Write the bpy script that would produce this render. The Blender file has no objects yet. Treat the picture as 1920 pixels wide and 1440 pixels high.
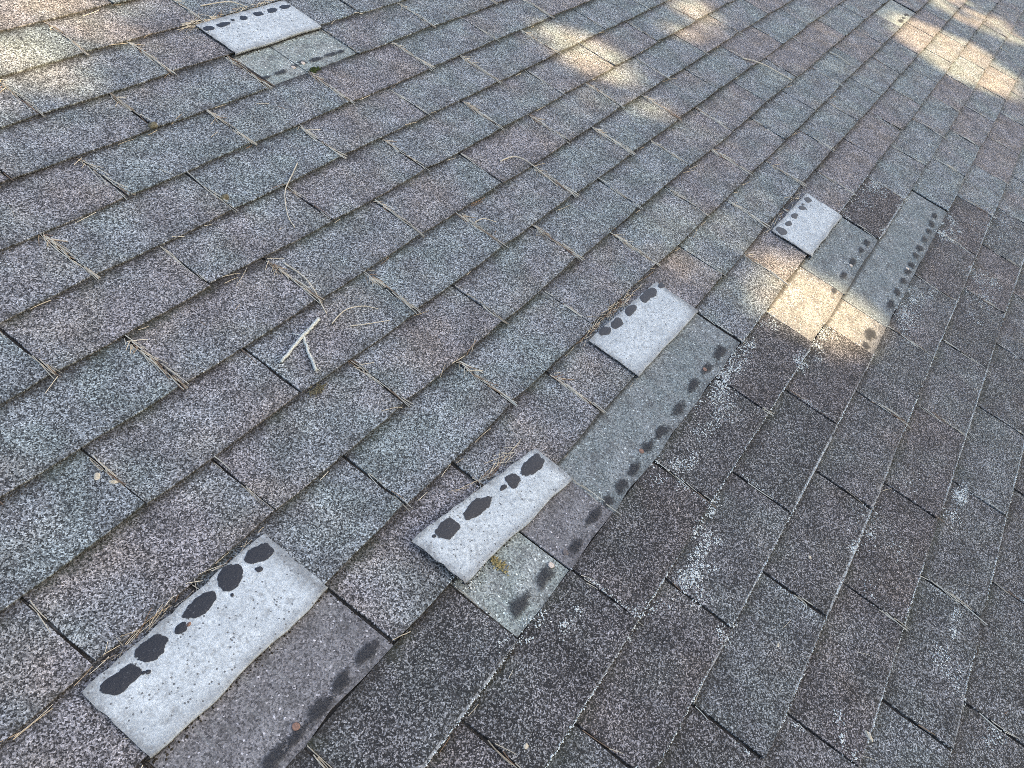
import bpy, math, random
import numpy as np
from mathutils import Vector, Matrix

random.seed(7)
rng = np.random.default_rng(11)
scene = bpy.context.scene

# ------------------------------------------------------------------ camera, sky, sun, exposure
PITCH = math.radians(22.4)                       # a 5-in-12 roof
ROOF_Z = 4.0
ROOF = Matrix.Translation((0, 0, ROOF_Z)) @ Matrix.Rotation(PITCH, 4, 'X')   # local x along the courses, y up the slope, z out of the roof

cam_data = bpy.data.cameras.new('camera')
cam_data.sensor_width = 36.0
cam_data.lens = 31.17
cam_data.clip_start = 0.02
cam_data.clip_end = 2000
cam = bpy.data.objects.new('camera', cam_data)
scene.collection.objects.link(cam)
cr = Vector((0.526785, -0.786473, 0.322425))
cu = Vector((0.494344, 0.592047, 0.636478))
cb = Vector((-0.691464, -0.175898, 0.700669))
M = Matrix(((cr.x, cu.x, cb.x, -1.07928), (cr.y, cu.y, cb.y, -1.26875), (cr.z, cu.z, cb.z, 1.11390), (0, 0, 0, 1)))
cam.matrix_world = ROOF @ M
scene.camera = cam

SUN_EL = math.radians(33)
SUN_AZ = math.radians(28)                        # turned from straight down the slope (-Y) towards +X
to_sun = Vector((math.sin(SUN_AZ) * math.cos(SUN_EL), -math.cos(SUN_AZ) * math.cos(SUN_EL), math.sin(SUN_EL)))
world = bpy.data.worlds.new('World')
scene.world = world
world.use_nodes = True
wn = world.node_tree
sky = wn.nodes.new('ShaderNodeTexSky')
sky.sky_type = 'NISHITA'
sky.sun_disc = False
sky.sun_elevation = SUN_EL
sky.sun_rotation = math.atan2(to_sun.x, to_sun.y)
sky.air_density = 1.0
sky.dust_density = 4.5
sky.ozone_density = 1.0
wn.nodes['Background'].inputs['Strength'].default_value = 0.15
wn.links.new(sky.outputs[0], wn.nodes['Background'].inputs['Color'])

sun_data = bpy.data.lights.new('sun', 'SUN')
sun_data.energy = 4.4
sun_data.angle = math.radians(0.55)
sun_data.color = (1.0, 0.76, 0.44)
sun = bpy.data.objects.new('sun', sun_data)
sun.location = (4, -10, 14)
sun.rotation_euler = to_sun.to_track_quat('Z', 'Y').to_euler()
scene.collection.objects.link(sun)

vs = scene.view_settings
vs.view_transform = 'Standard'
vs.look = 'None'
vs.exposure = 1.55
vs.gamma = 1.0
vs.use_curve_mapping = False
scene.cycles.use_denoising = False
scene.cycles.filter_width = 0.85
scene.cycles.max_bounces = 4
scene.cycles.diffuse_bounces = 2
scene.cycles.transparent_max_bounces = 8

# ------------------------------------------------------------------ helpers
COL = scene.collection


def mesh_obj(name, verts, faces, mats, parent=None, loc=(0, 0, 0), smooth=False, mat_idx=None):
    me = bpy.data.meshes.new(name)
    me.from_pydata([tuple(v) for v in verts], [], [tuple(f) for f in faces])
    for m in (mats if isinstance(mats, (list, tuple)) else [mats]):
        me.materials.append(m)
    if smooth:
        me.polygons.foreach_set('use_smooth', [True] * len(me.polygons))
    if mat_idx is not None:
        me.polygons.foreach_set('material_index', list(mat_idx))
    o = bpy.data.objects.new(name, me)
    COL.objects.link(o)
    if parent is not None:
        o.parent = parent
    o.location = loc
    return o


def tag(o, label=None, cat=None, group=None, kind=None):
    if label: o['label'] = label
    if cat: o['category'] = cat
    if group: o['group'] = group
    if kind: o['kind'] = kind
    return o


class NT:
    """small node-tree writer"""
    def __init__(self, name):
        self.m = bpy.data.materials.new(name)
        self.m.use_nodes = True
        self.t = self.m.node_tree
        self.b = self.t.nodes['Principled BSDF']
        self.out = self.t.nodes['Material Output']

    def n(self, kind, **kw):
        x = self.t.nodes.new(kind)
        for k, v in kw.items():
            setattr(x, k, v)
        return x

    def l(self, a, b):
        self.t.links.new(a, b)

    def _in(self, sock, v):
        if v is None: return
        if hasattr(v, 'is_linked') or hasattr(v, 'links'):
            self.l(v, sock)
        else:
            sock.default_value = v

    def math(self, op, a, b=None, c=None, clamp=False):
        x = self.n('ShaderNodeMath', operation=op, use_clamp=clamp)
        self._in(x.inputs[0], a); self._in(x.inputs[1], b); self._in(x.inputs[2], c)
        return x.outputs[0]

    def mix(self, f, a, b, mode='MIX'):
        x = self.n('ShaderNodeMix', data_type='RGBA', blend_type=mode)
        self._in(x.inputs['Factor'], f)
        self._in(x.inputs[6], a); self._in(x.inputs[7], b)
        return x.outputs[2]

    def ramp(self, v, a, b, c=0.0, d=1.0, smooth=True):
        x = self.n('ShaderNodeMapRange', interpolation_type='SMOOTHSTEP' if smooth else 'LINEAR')
        self._in(x.inputs['Value'], v)
        for k, q in zip(('From Min', 'From Max', 'To Min', 'To Max'), (a, b, c, d)):
            self._in(x.inputs[k], q)
        return x.outputs['Result']

    def noise(self, vec, scale, detail=2, rough=0.5, w=None, dim='3D'):
        x = self.n('ShaderNodeTexNoise', noise_dimensions=dim)
        self._in(x.inputs['Vector'], vec)
        if w is not None: self._in(x.inputs['W'], w)
        x.inputs['Scale'].default_value = scale
        x.inputs['Detail'].default_value = detail
        x.inputs['Roughness'].default_value = rough
        return x.outputs['Fac']

    def vor(self, vec, scale, feature='F1', dim='3D'):
        x = self.n('ShaderNodeTexVoronoi', feature=feature, voronoi_dimensions=dim)
        self._in(x.inputs['Vector'], vec)
        x.inputs['Scale'].default_value = scale
        return x

    def pos(self):
        return self.n('ShaderNodeNewGeometry').outputs['Position']

    def rgb(self, c, f):
        """colour times a factor socket"""
        x = self.n('ShaderNodeVectorMath', operation='SCALE')
        self._in(x.inputs[0], c); self._in(x.inputs['Scale'], f)
        return x.outputs[0]

    def bump(self, h, strength, dist):
        x = self.n('ShaderNodeBump')
        x.inputs['Strength'].default_value = strength
        x.inputs['Distance'].default_value = dist
        self.l(h, x.inputs['Height'])
        self.l(x.outputs[0], self.b.inputs['Normal'])


T = 0.0034           # shingle thickness
EXP = 0.127          # exposure of a course
TAB = 0.3048         # width of a tab

# ------------------------------------------------------------------ materials
def granule_material():
    a = NT('shingle_granules')
    p = a.pos()
    at = a.n('ShaderNodeAttribute', attribute_name='tab')
    sep = a.n('ShaderNodeSeparateColor'); a.l(at.outputs['Color'], sep.inputs[0])
    tone, dark, seed, dirt = sep.outputs[0], sep.outputs[1], sep.outputs[2], at.outputs['Alpha']
    uv = a.n('ShaderNodeUVMap', uv_map='UVMap')
    su = a.n('ShaderNodeSeparateXYZ'); a.l(uv.outputs[0], su.inputs[0])
    ux, uy = su.outputs[0], su.outputs[1]
    off = a.n('ShaderNodeVectorMath', operation='SCALE')
    off.inputs[0].default_value = (37.0, 53.0, 0.0)
    a.l(seed, off.inputs['Scale'])
    pp = a.n('ShaderNodeVectorMath', operation='ADD')                # a piece of granule sheet of its own for each tab
    a.l(uv.outputs[0], pp.inputs[0]); a.l(off.outputs[0], pp.inputs[1])
    P2 = pp.outputs[0]
    # stone granules, each with a grey of its own
    v1 = a.vor(P2, 500, dim='2D')
    c1 = a.n('ShaderNodeSeparateColor'); a.l(v1.outputs['Color'], c1.inputs[0])
    v2 = a.vor(P2, 900, dim='2D')
    c2 = a.n('ShaderNodeSeparateColor'); a.l(v2.outputs['Color'], c2.inputs[0])
    clump = a.noise(P2, 190, 1, 0.6, dim='2D')
    g = a.math('ADD', a.math('MULTIPLY', c1.outputs[0], 0.52), a.math('MULTIPLY', c2.outputs[1], 0.30))
    g = a.math('ADD', g, a.math('MULTIPLY', clump, 0.24))          # about 0.1 .. 1, mean 0.54
    f_light = a.math('ADD', a.math('MULTIPLY', a.math('POWER', a.ramp(g, 0.24, 0.90, smooth=False), 1.7), 3.15), 0.15)
    f_dark = a.math('ADD', a.math('MULTIPLY', a.math('POWER', a.ramp(g, 0.46, 0.90, smooth=False), 1.5), 6.8), 0.40)
    # blended colours of a tab: blue-grey, green-grey, mauve, brown
    n1 = a.noise(P2, 6.0, 2, 0.55, dim='2D')
    n2 = a.noise(P2, 11.0, 1, 0.5, dim='2D')
    t = a.ramp(a.math('ADD', a.math('MULTIPLY', n1, 1.0), a.math('MULTIPLY', tone, 0.46)), 0.52, 1.08)
    cool = a.mix(a.ramp(n2, 0.35, 0.65), (0.182, 0.198, 0.204, 1), (0.178, 0.204, 0.202, 1))
    warm = a.mix(a.ramp(n2, 0.4, 0.7), (0.190, 0.181, 0.183, 1), (0.198, 0.180, 0.168, 1))
    col = a.mix(t, cool, warm)
    # uneven wear across the tab
    wear = a.ramp(a.noise(P2, 14, 3, 0.65, dim='2D'), 0.25, 0.75, 0.76, 1.24)
    base_l = a.rgb(col, a.math('MULTIPLY', f_light, wear))
    cd = a.mix(0.5, col, (0.195, 0.176, 0.172, 1))
    base_d = a.rgb(a.rgb(cd, 0.33), a.math('MULTIPLY', f_dark, wear))
    base = a.mix(dark, base_l, base_d)
    st = a.n('ShaderNodeMapping'); st.inputs['Scale'].default_value = (1.0, 0.22, 1.0)
    a.l(P2, st.inputs['Vector'])
    bald = a.ramp(a.noise(st.outputs[0], 70, 3, 0.7, dim='2D'), 0.60, 0.74, 0, 0.55)
    base = a.mix(bald, base, (0.075, 0.074, 0.076, 1))
    # brown grime that gathers below the butt of the course above, and in a rim along the slots
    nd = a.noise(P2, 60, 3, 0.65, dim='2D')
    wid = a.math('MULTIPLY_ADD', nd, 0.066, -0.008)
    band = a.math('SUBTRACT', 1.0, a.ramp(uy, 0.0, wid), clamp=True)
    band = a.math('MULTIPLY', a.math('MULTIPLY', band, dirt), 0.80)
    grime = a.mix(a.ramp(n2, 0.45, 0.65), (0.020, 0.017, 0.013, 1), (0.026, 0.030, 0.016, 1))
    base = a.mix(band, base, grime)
    # a mossy, darker lip on the weathered butt edge
    lip = a.math('MULTIPLY', a.ramp(uy, EXP - 0.016, EXP + 0.001), a.math('MULTIPLY', dirt, a.ramp(nd, 0.35, 0.7)))
    base = a.mix(a.math('MULTIPLY', lip, 0.7), base, (0.035, 0.033, 0.022, 1))
    # worn pale lip where the granules have gone, on the old dark tabs
    pale = a.math('MULTIPLY', a.ramp(uy, EXP - 0.0035, EXP - 0.001), a.math('MULTIPLY', dark, a.ramp(a.noise(P2, 160, 2, dim='2D'), 0.36, 0.55)))
    base = a.mix(a.math('MULTIPLY', pale, 0.8), base, (0.46, 0.46, 0.43, 1))
    a.l(base, a.b.inputs['Base Color'])
    a.b.inputs['Roughness'].default_value = 0.85
    a.b.inputs['Specular IOR Level'].default_value = 0.35
    a.bump(g, 0.75, 0.0022)
    return a.m


def headlap_material(name, c_a, c_b, gain):
    """the part of a shingle that was covered: fine, little-worn granules"""
    a = NT(name)
    uv = a.n('ShaderNodeUVMap', uv_map='UVMap')
    p = uv.outputs[0]
    v1 = a.vor(p, 420, dim='2D')
    c1 = a.n('ShaderNodeSeparateColor'); a.l(v1.outputs['Color'], c1.inputs[0])
    fine = a.noise(p, 500, 1, 0.6, dim='2D')
    g = a.math('ADD', a.math('MULTIPLY', c1.outputs[0], 0.45), a.math('MULTIPLY', fine, 0.5))
    f = a.ramp(g, 0.2, 0.8, 0.30, 1.75, smooth=False)
    sp = a.ramp(c1.outputs[1], 0.95, 0.98, 1.0, 2.3)                 # a few bright grains
    n1 = a.noise(p, 9, 3, 0.6, dim='2D')
    col = a.mix(a.ramp(n1, 0.35, 0.65), c_a, c_b)
    su = a.n('ShaderNodeSeparateXYZ'); a.l(uv.outputs[0], su.inputs[0])
    soil = a.ramp(a.noise(p, 30, 3, 0.65, dim='2D'), 0.5, 0.75, 0, 0.5)
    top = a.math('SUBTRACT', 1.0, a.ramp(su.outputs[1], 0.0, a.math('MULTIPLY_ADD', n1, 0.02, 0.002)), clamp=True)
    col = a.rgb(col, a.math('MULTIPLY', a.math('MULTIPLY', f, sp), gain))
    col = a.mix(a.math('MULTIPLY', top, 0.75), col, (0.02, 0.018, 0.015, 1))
    col = a.mix(soil, col, (0.070, 0.068, 0.066, 1))
    mp = a.n('ShaderNodeMapping'); mp.inputs['Scale'].default_value = (1.0, 0.18, 1.0)
    a.l(p, mp.inputs['Vector'])
    scuff = a.ramp(a.noise(mp.outputs[0], 90, 3, 0.7, dim='2D'), 0.55, 0.75, 0, 0.45)
    col = a.mix(scuff, col, (0.26, 0.265, 0.26, 1))
    low = a.ramp(su.outputs[1], a.math('MULTIPLY_ADD', n1, 0.02, EXP - 0.030), EXP, 0, 0.6)
    col = a.mix(a.math('MULTIPLY', low, a.ramp(fine, 0.4, 0.6)), col, (0.075, 0.072, 0.072, 1))
    a.l(col, a.b.inputs['Base Color'])
    a.b.inputs['Roughness'].default_value = 0.85
    a.b.inputs['Specular IOR Level'].default_value = 0.3
    a.bump(g, 0.5, 0.0016)
    return a.m


def underside_material():
    a = NT('shingle_underside')
    p = a.pos()
    uv = a.n('ShaderNodeUVMap', uv_map='UVMap')
    su = a.n('ShaderNodeSeparateXYZ'); a.l(uv.outputs[0], su.inputs[0])
    edge = a.math('MINIMUM', a.math('MINIMUM', su.outputs[0], a.math('SUBTRACT', 0.95 * TAB, su.outputs[0])),
                  a.math('SUBTRACT', 0.118, su.outputs[1]))
    n1 = a.noise(p, 22, 4, 0.65)
    n2 = a.noise(p, 140, 4, 0.7)
    n3 = a.noise(p, 420, 2, 0.6)
    col = a.mix(a.ramp(n1, 0.3, 0.7), (0.57, 0.615, 0.615, 1), (0.46, 0.50, 0.505, 1))
    f = a.math('MULTIPLY', a.ramp(n2, 0.25, 0.75, 0.76, 1.18), a.ramp(n3, 0.3, 0.7, 0.84, 1.12))
    col = a.rgb(col, f)
    v = a.vor(p, 260)
    vc = a.n('ShaderNodeSeparateColor'); a.l(v.outputs['Color'], vc.inputs[0])
    spot = a.math('MULTIPLY', a.math('GREATER_THAN', vc.outputs[0], 0.91), a.math('LESS_THAN', v.outputs['Distance'], 0.36))
    col = a.mix(a.math('MULTIPLY', spot, 0.8), col, (0.06, 0.06, 0.06, 1))
    smear = a.ramp(a.noise(p, 34, 5, 0.75), 0.54, 0.72, 0, 0.5)
    col = a.mix(smear, col, (0.20, 0.205, 0.20, 1))
    fold = a.math('SUBTRACT', 1.0, a.ramp(su.outputs[1], 0.0, a.math('MULTIPLY_ADD', n2, 0.03, 0.0)), clamp=True)
    col = a.mix(a.math('MULTIPLY', fold, 0.35), col, (0.12, 0.115, 0.11, 1))
    rim = a.math('SUBTRACT', 1.0, a.ramp(edge, 0.0, a.math('MULTIPLY_ADD', a.math('MULTIPLY', n1, a.ramp(n2, 0.3, 0.65, 0.3, 1.5)), 0.050, -0.012)), clamp=True)
    col = a.mix(a.math('MULTIPLY', rim, a.ramp(n2, 0.25, 0.6, 0.15, 0.70)), col, (0.13, 0.13, 0.125, 1))
    a.l(col, a.b.inputs['Base Color'])
    a.b.inputs['Roughness'].default_value = 0.8
    a.bump(a.math('ADD', n2, a.math('MULTIPLY', n3, 0.5)), 0.5, 0.0014)
    return a.m


def sealant_material(name, fuzzy, c):
    a = NT(name)
    p = a.pos()
    at = a.n('ShaderNodeAttribute', attribute_name='rim')
    n = a.noise(p, 330, 2, 0.6)
    n2 = a.noise(p, 90, 3, 0.6)
    col = a.mix(a.ramp(n, 0.62, 0.74), c, (0.075, 0.078, 0.082, 1))
    a.l(col, a.b.inputs['Base Color'])
    a.b.inputs['Roughness'].default_value = 0.75 if fuzzy else 0.45
    s = a.math('ADD', at.outputs['Fac'], a.math('MULTIPLY', a.math('SUBTRACT', n if fuzzy else n2, 0.5), 1.0 if fuzzy else 0.45))
    if fuzzy:
        s = a.math('ADD', s, a.math('MULTIPLY', a.math('SUBTRACT', n2, 0.5), 0.9))
    alpha = a.math('SUBTRACT', 1.0, a.ramp(s, 0.42 if fuzzy else 0.80, 1.0 if fuzzy else 0.86), clamp=True)
    if fuzzy:
        alpha = a.math('MULTIPLY', alpha, 0.74)
    a.l(alpha, a.b.inputs['Alpha'])
    a.bump(n, 0.4, 0.001)
    return a.m


def plain(name, c_a, c_b, scale=200, rough=0.8, island=False, spec=0.3, bump=0.3):
    a = NT(name)
    p = a.pos()
    n = a.noise(p, scale, 3, 0.6)
    if island:
        r = a.n('ShaderNodeNewGeometry').outputs['Random Per Island']
        f = a.math('ADD', a.math('MULTIPLY', r, 0.8), a.math('MULTIPLY', n, 0.25), clamp=True)
    else:
        f = a.ramp(n, 0.35, 0.65)
    a.l(a.mix(f, c_a, c_b), a.b.inputs['Base Color'])
    a.b.inputs['Roughness'].default_value = rough
    a.b.inputs['Specular IOR Level'].default_value = spec
    if bump:
        a.bump(n, bump, 0.002)
    return a.m


def needle_material():
    a = NT('pine_needle_straw')
    r = a.n('ShaderNodeNewGeometry').outputs['Random Per Island']
    cr_ = a.n('ShaderNodeValToRGB')
    e = cr_.color_ramp.elements
    e[0].position = 0.0; e[0].color = (0.22, 0.13, 0.08, 1)
    e[1].position = 1.0; e[1].color = (0.80, 0.74, 0.60, 1)
    for q, c in ((0.12, (0.30, 0.20, 0.12, 1)), (0.25, (0.50, 0.42, 0.30, 1)), (0.6, (0.66, 0.59, 0.46, 1))):
        k = e.new(q); k.color = c
    a.l(r, cr_.inputs[0])
    a.l(cr_.outputs[0], a.b.inputs['Base Color'])
    a.b.inputs['Roughness'].default_value = 0.6
    return a.m


M_GRAN = granule_material()
M_HEAD = headlap_material('headlap_grey', (0.166, 0.190, 0.188, 1), (0.196, 0.214, 0.212, 1), 1.12)
M_HEADM = headlap_material('headlap_mauve', (0.160, 0.155, 0.157, 1), (0.180, 0.177, 0.178, 1), 1.08)
M_HEADG = headlap_material('headlap_green', (0.225, 0.255, 0.235, 1), (0.245, 0.262, 0.245, 1), 1.22)
M_HEADC = headlap_material('headlap_pale', (0.235, 0.225, 0.205, 1), (0.265, 0.255, 0.235, 1), 1.0)
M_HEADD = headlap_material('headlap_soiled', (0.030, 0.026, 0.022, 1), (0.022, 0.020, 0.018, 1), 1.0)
M_UNDER = underside_material()
M_SEAL = sealant_material('sealant_residue', False, (0.016, 0.017, 0.020, 1))
M_SEALH = sealant_material('sealant_strip', True, (0.022, 0.023, 0.026, 1))
M_NEED = needle_material()
M_DIRT = plain('grime_crumbs', (0.012, 0.010, 0.008, 1), (0.060, 0.050, 0.034, 1), 300, 0.95, island=True)
M_LICH = plain('lichen_crust', (0.50, 0.55, 0.52, 1), (0.78, 0.81, 0.76, 1), 300, 0.95, island=True)
M_DECK = plain('plywood', (0.30, 0.22, 0.13, 1), (0.22, 0.16, 0.10, 1), 40)

# ------------------------------------------------------------------ the roof
U0, U1, K0, K1 = -2.6, 7.6, -14, 26
dv = [(U0, -K1 * EXP, -0.030), (U1, -K1 * EXP, -0.030), (U1, -K0 * EXP, -0.030), (U0, -K0 * EXP, -0.030),
      (U0, -K1 * EXP, -0.014), (U1, -K1 * EXP, -0.014), (U1, -K0 * EXP, -0.014), (U0, -K0 * EXP, -0.014)]
df = [(3, 2, 1, 0), (4, 5, 6, 7), (0, 1, 5, 4), (1, 2, 6, 5), (2, 3, 7, 6), (3, 0, 4, 7)]
roof = mesh_obj('roof', dv, df, M_DECK)
roof.matrix_world = ROOF
tag(roof, 'sloping roof covered in weathered grey three-tab asphalt shingles', kind='structure')

SHIFT = {-2: -.022, -1: -.1, 0: -.025, 1: -.019, 2: -.005, 3: .011, 4: -.003, 5: -.01, 6: -.046, 7: .023, 8: -.004, 9: .003,
         10: .1, 11: .019, 12: .081, 13: -.024, 14: .021}


def slot_u(k, n):
    """position of slot n of course k, in metres along the course"""
    off = SHIFT.get(k)
    if off is None:
        off = 0.05 * math.sin(k * 12.9)
    return (n + (0.5 if k % 2 else 0.0) - k / 12.0 + off) * TAB


def surf(k, v):
    """height of the top of course k at v courses down the slope"""
    return -T / 2 + T * (v - k)


def wob(k, u):
    """the butt line of a course is never quite straight"""
    return 0.0016 * math.sin(2.1 * u + k * 1.7) + 0.0009 * math.sin(6.3 * u + k * 4.1)


# tabs folded back or missing: course -> left edges, in tab units
FOLDED = {(0, 1.04), (8, -2.67), (9, -1.25), (9, 0.75), (10, 3.27)}
MISSING = {(9, -0.25), (10, 2.27), (11, 2.60), (11, 3.60), (11, 4.60), (7, 9.94)}


def special(k, ul):
    for (kk, uu) in FOLDED:
        if kk == k and abs(uu * TAB - ul) < 0.1: return 'folded'
    for (kk, uu) in MISSING:
        if kk == k and abs(uu * TAB - ul) < 0.1: return 'missing'
    return None


def is_dark(k, um):
    """old tabs, blackened and half bare of granules (u in tab units)"""
    if k < 9: return 0.0
    if k == 9: return 0.9 if um < -0.3 else 0.0
    if k == 10: return 1.0 if (um < 2.3 or 4.2 < um < 5.3) else 0.0
    if k == 11: return 1.0 if um < 2.7 else 0.0
    if k == 12: return 0.95 if um < 6.1 else 0.0
    if k == 13: return 0.9 if um < 6.45 else 0.0
    return max(0.0, min(0.85, 0.85 - 0.5 * max(0, um - 6.2)))


def tab_mesh(k, ul, ur, bare_top=False):
    """verts (roof coordinates), faces, uv and corner colour of one tab"""
    nu, nv = 6, 3
    r = random.Random(k * 1013 + int(round(ul * 1000)) * 7)
    um = (ul + ur) / 2 / TAB
    vt = k - (0.012 if bare_top else 0.07)
    dvb = r.gauss(0, 0.0011)                                           # each tab hangs a little differently
    rot = r.gauss(0, 0.0012)
    lift = [abs(r.gauss(0, 0.0010)), abs(r.gauss(0, 0.0010))]
    gap = 0.0020 + min(0.0014, abs(r.gauss(0, 0.0008)))
    a, b = ul + gap, ur - gap + r.gauss(0, 0.0005)
    vs_, uvs = [], []
    for j in range(nv + 1):
        s = j / nv
        for i in range(nu + 1):
            q = i / nu
            u = a + (b - a) * q
            v = (vt + (k + 1 - vt) * s) * EXP
            if j == nv:
                v += dvb + rot * (q - 0.5) * 2 + wob(k, u) + r.gauss(0, 0.0005)
                if i in (0, nu):
                    v -= 0.0015 + abs(r.gauss(0, 0.001))                # worn corners
            if i in (0, nu):
                u += r.gauss(0, 0.0007)
            z = surf(k, v / EXP)
            z += s * s * (lift[0] * (1 - q) ** 3 + lift[1] * q ** 3) + (r.gauss(0, 0.0002) if j else 0)
            vs_.append((u, -v, z))
            uvs.append((u - a, v - k * EXP))
    n_top = len(vs_)
    W = nu + 1
    faces = []
    for j in range(nv):
        for i in range(nu):
            faces.append((j * W + i, (j + 1) * W + i, (j + 1) * W + i + 1, j * W + i + 1))
    # skirt and underside
    loop = [j * W for j in range(nv + 1)] + [nv * W + i for i in range(1, W)] + [j * W + nu for j in range(nv - 1, -1, -1)]
    for idx in loop:
        u, y, z = vs_[idx]
        vs_.append((u, y, z - (T - 0.0004)))
        uvs.append(uvs[idx])
    for q in range(len(loop) - 1):
        faces.append((loop[q], n_top + q, n_top + q + 1, loop[q + 1]))
    faces.append(tuple(range(n_top + len(loop) - 1, n_top - 1, -1)))
    tone = r.random()
    if um > 4.5: tone = (tone - 0.5) * 1.5 + 0.55
    dirt = 0.9 if k <= 9 else 0.55
    if um > 6: dirt *= 0.7
    dk = is_dark(k, um)
    if dk > 0 and k >= 11: dk *= r.choice((0.72, 0.82, 0.9, 0.96, 1.0))
    if dk > 0 and k <= 10: dk *= r.uniform(0.9, 1.0)
    col = (tone, dk, r.random(), dirt)
    return vs_, faces, uvs, [col] * len(vs_), n_top


def write_attrs(me, uvs, cols):
    li = np.empty(len(me.loops), dtype=np.int64)
    me.loops.foreach_get('vertex_index', li)
    uvl = me.uv_layers.new(name='UVMap')
    uvl.data.foreach_set('uv', np.asarray(uvs, dtype=np.float32)[li].ravel())
    if cols is not None:
        at = me.attributes.new('tab', 'FLOAT_COLOR', 'POINT')
        at.data.foreach_set('color', np.asarray(cols, dtype=np.float32).ravel())


# which tabs are seen largest: project their centres
cinv = M.inverted()
FPX = 31.17 / 36 * 1024


def project(u, v, z=0):
    q = cinv @ Vector((u, -v, z))
    if q.z > -0.05: return None
    return 512 + FPX * q.x / -q.z, 384 - FPX * q.y / -q.z, -q.z


all_tabs = []
for k in range(K0, K1):
    n = math.floor(U0 / TAB) - 3
    while True:
        ul, ur = slot_u(k, n), slot_u(k, n + 1)
        n += 1
        if ul > U1: break
        if ur < U0: continue
        ul, ur = max(ul, U0), min(ur, U1)
        if ur - ul < 0.02: continue
        area = 0.0
        inside = 0
        for fu in (0.04, 0.27, 0.5, 0.73, 0.96):
            for fv in (0.05, 0.35, 0.65, 0.95):
                pr = project(ul + (ur - ul) * fu, (k + fv) * EXP)
                if pr and -4 < pr[0] < 1028 and -4 < pr[1] < 772:
                    inside += 1
                    area += 1 / pr[2] ** 3
        all_tabs.append([k, ul, ur, area, special(k, ul) if ur - ul > 0.25 else None])
all_tabs.sort(key=lambda t: -t[3])
seen = [t for t in all_tabs if t[3] > 0]
print('tabs in view', len(seen), 'of', len(all_tabs))
single = set(id(t) for t in all_tabs[:290] if t[3] > 0)
# tabs whose upper edge lies bare because the tab above is folded back or gone
bare = [(t[0] + 1, t[1], t[2]) for t in all_tabs if t[4]]

rest_v, rest_f, rest_uv, rest_c = [], [], [], []
for t in all_tabs:
    k, ul, ur, area, sp = t
    if sp: continue
    bt = any(b[0] == k and b[1] < ur - 0.01 and b[2] > ul + 0.01 for b in bare)
    v, f, uv, c, nt = tab_mesh(k, ul, ur, bt)
    if id(t) in single:
        o0 = ((ul + ur) / 2, -(k + 0.5) * EXP, 0.0)
        o = mesh_obj('shingle_tab', [(x - o0[0], y - o0[1], z) for x, y, z in v], f, M_GRAN, roof, o0)
        write_attrs(o.data, uv, c)
    else:
        b0 = len(rest_v)
        rest_v += v
        rest_f += [tuple(b0 + i for i in q) for q in f]
        rest_uv += uv
        rest_c += c
o = mesh_obj('distant_shingle_tabs', rest_v, rest_f, M_GRAN, roof)
o['kind'] = 'stuff'
write_attrs(o.data, rest_uv, rest_c)

# ---- the covered upper part of each course, dark with dirt where it shows in the slots
def strip(name, k, ul, ur, mat, v0, v1, dz=0.0, nu=2):
    nu = max(1, int((ur - ul) / 0.06))
    vs_, uvs, fs = [], [], []
    r = random.Random(int(ul * 999) + k)
    for j, v in enumerate((v0, (v0 + v1) / 2, v1)):
        for i in range(nu + 1):
            u = ul + (ur - ul) * i / nu
            e = r.gauss(0, 0.0022) if j == 2 else 0
            vs_.append((u, -v * EXP + e, surf(k, v) + dz + (r.gauss(0, 0.0002) if j < 2 else 0)))
            uvs.append((u - ul, (v - (k - 1)) * EXP))
    W = nu + 1
    for j in range(2):
        for i in range(nu):
            fs.append((j * W + i, (j + 1) * W + i, (j + 1) * W + i + 1, j * W + i + 1))
    n_top = len(vs_)
    loop = list(range(W)) + [W + nu, 2 * W + nu] + [2 * W + i for i in range(nu - 1, -1, -1)] + [W]
    for idx in loop:
        x, y, z = vs_[idx]
        vs_.append((x, y, z - 0.0028)); uvs.append(uvs[idx])
    n = len(loop)
    for q in range(n):
        a_, b_ = loop[q], loop[(q + 1) % n]
        fs.append((b_, n_top + (q + 1) % n, n_top + q, a_))
    o0 = ((ul + ur) / 2, -(v0 + v1) / 2 * EXP, 0)
    o = mesh_obj(name, [(x - o0[0], y - o0[1], z) for x, y, z in vs_], fs, mat, roof, o0)
    write_attrs(o.data, uvs, None)
    return o


# bare headlaps: course c shows between v = c-1 and c   (c, u-left, u-right in tab units, material, height)
BARE = [
    (1, 1.04, 1.395, M_HEADG, 0.0), (1, 1.405, 1.99, M_HEADG, 0.0002),
    (9, -2.66, -1.672, M_HEADM, 0.0),
    (10, -1.24, -0.745, M_HEADG, -0.0004), (10, -0.735, -0.25, M_HEADM, 0.0008), (10, -0.25, 1.745, M_HEAD, 0.0008),
    (11, 2.28, 3.12, M_HEADC, 0.0006), (11, 3.13, 4.26, M_HEAD, 0.0),
    (12, 2.61, 3.06, M_HEADC, 0.0004), (12, 3.07, 5.59, M_HEAD, 0.0),
    (8, 9.95, 10.93, M_HEADG, 0.0),
]
bare_u = {}
for c, a, b, m, dz in BARE:
    bare_u.setdefault(c, []).append((a * TAB, b * TAB))
    strip('bare_headlap', c, a * TAB, b * TAB, m, c - 1.10, c - 0.012, dz)
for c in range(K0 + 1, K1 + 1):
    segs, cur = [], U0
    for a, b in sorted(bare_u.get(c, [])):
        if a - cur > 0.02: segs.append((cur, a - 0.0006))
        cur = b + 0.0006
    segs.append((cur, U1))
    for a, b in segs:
        strip('covered_headlap', c, a, b, M_HEADD, c - 1.12, c - 0.072, -0.0002)

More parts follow.
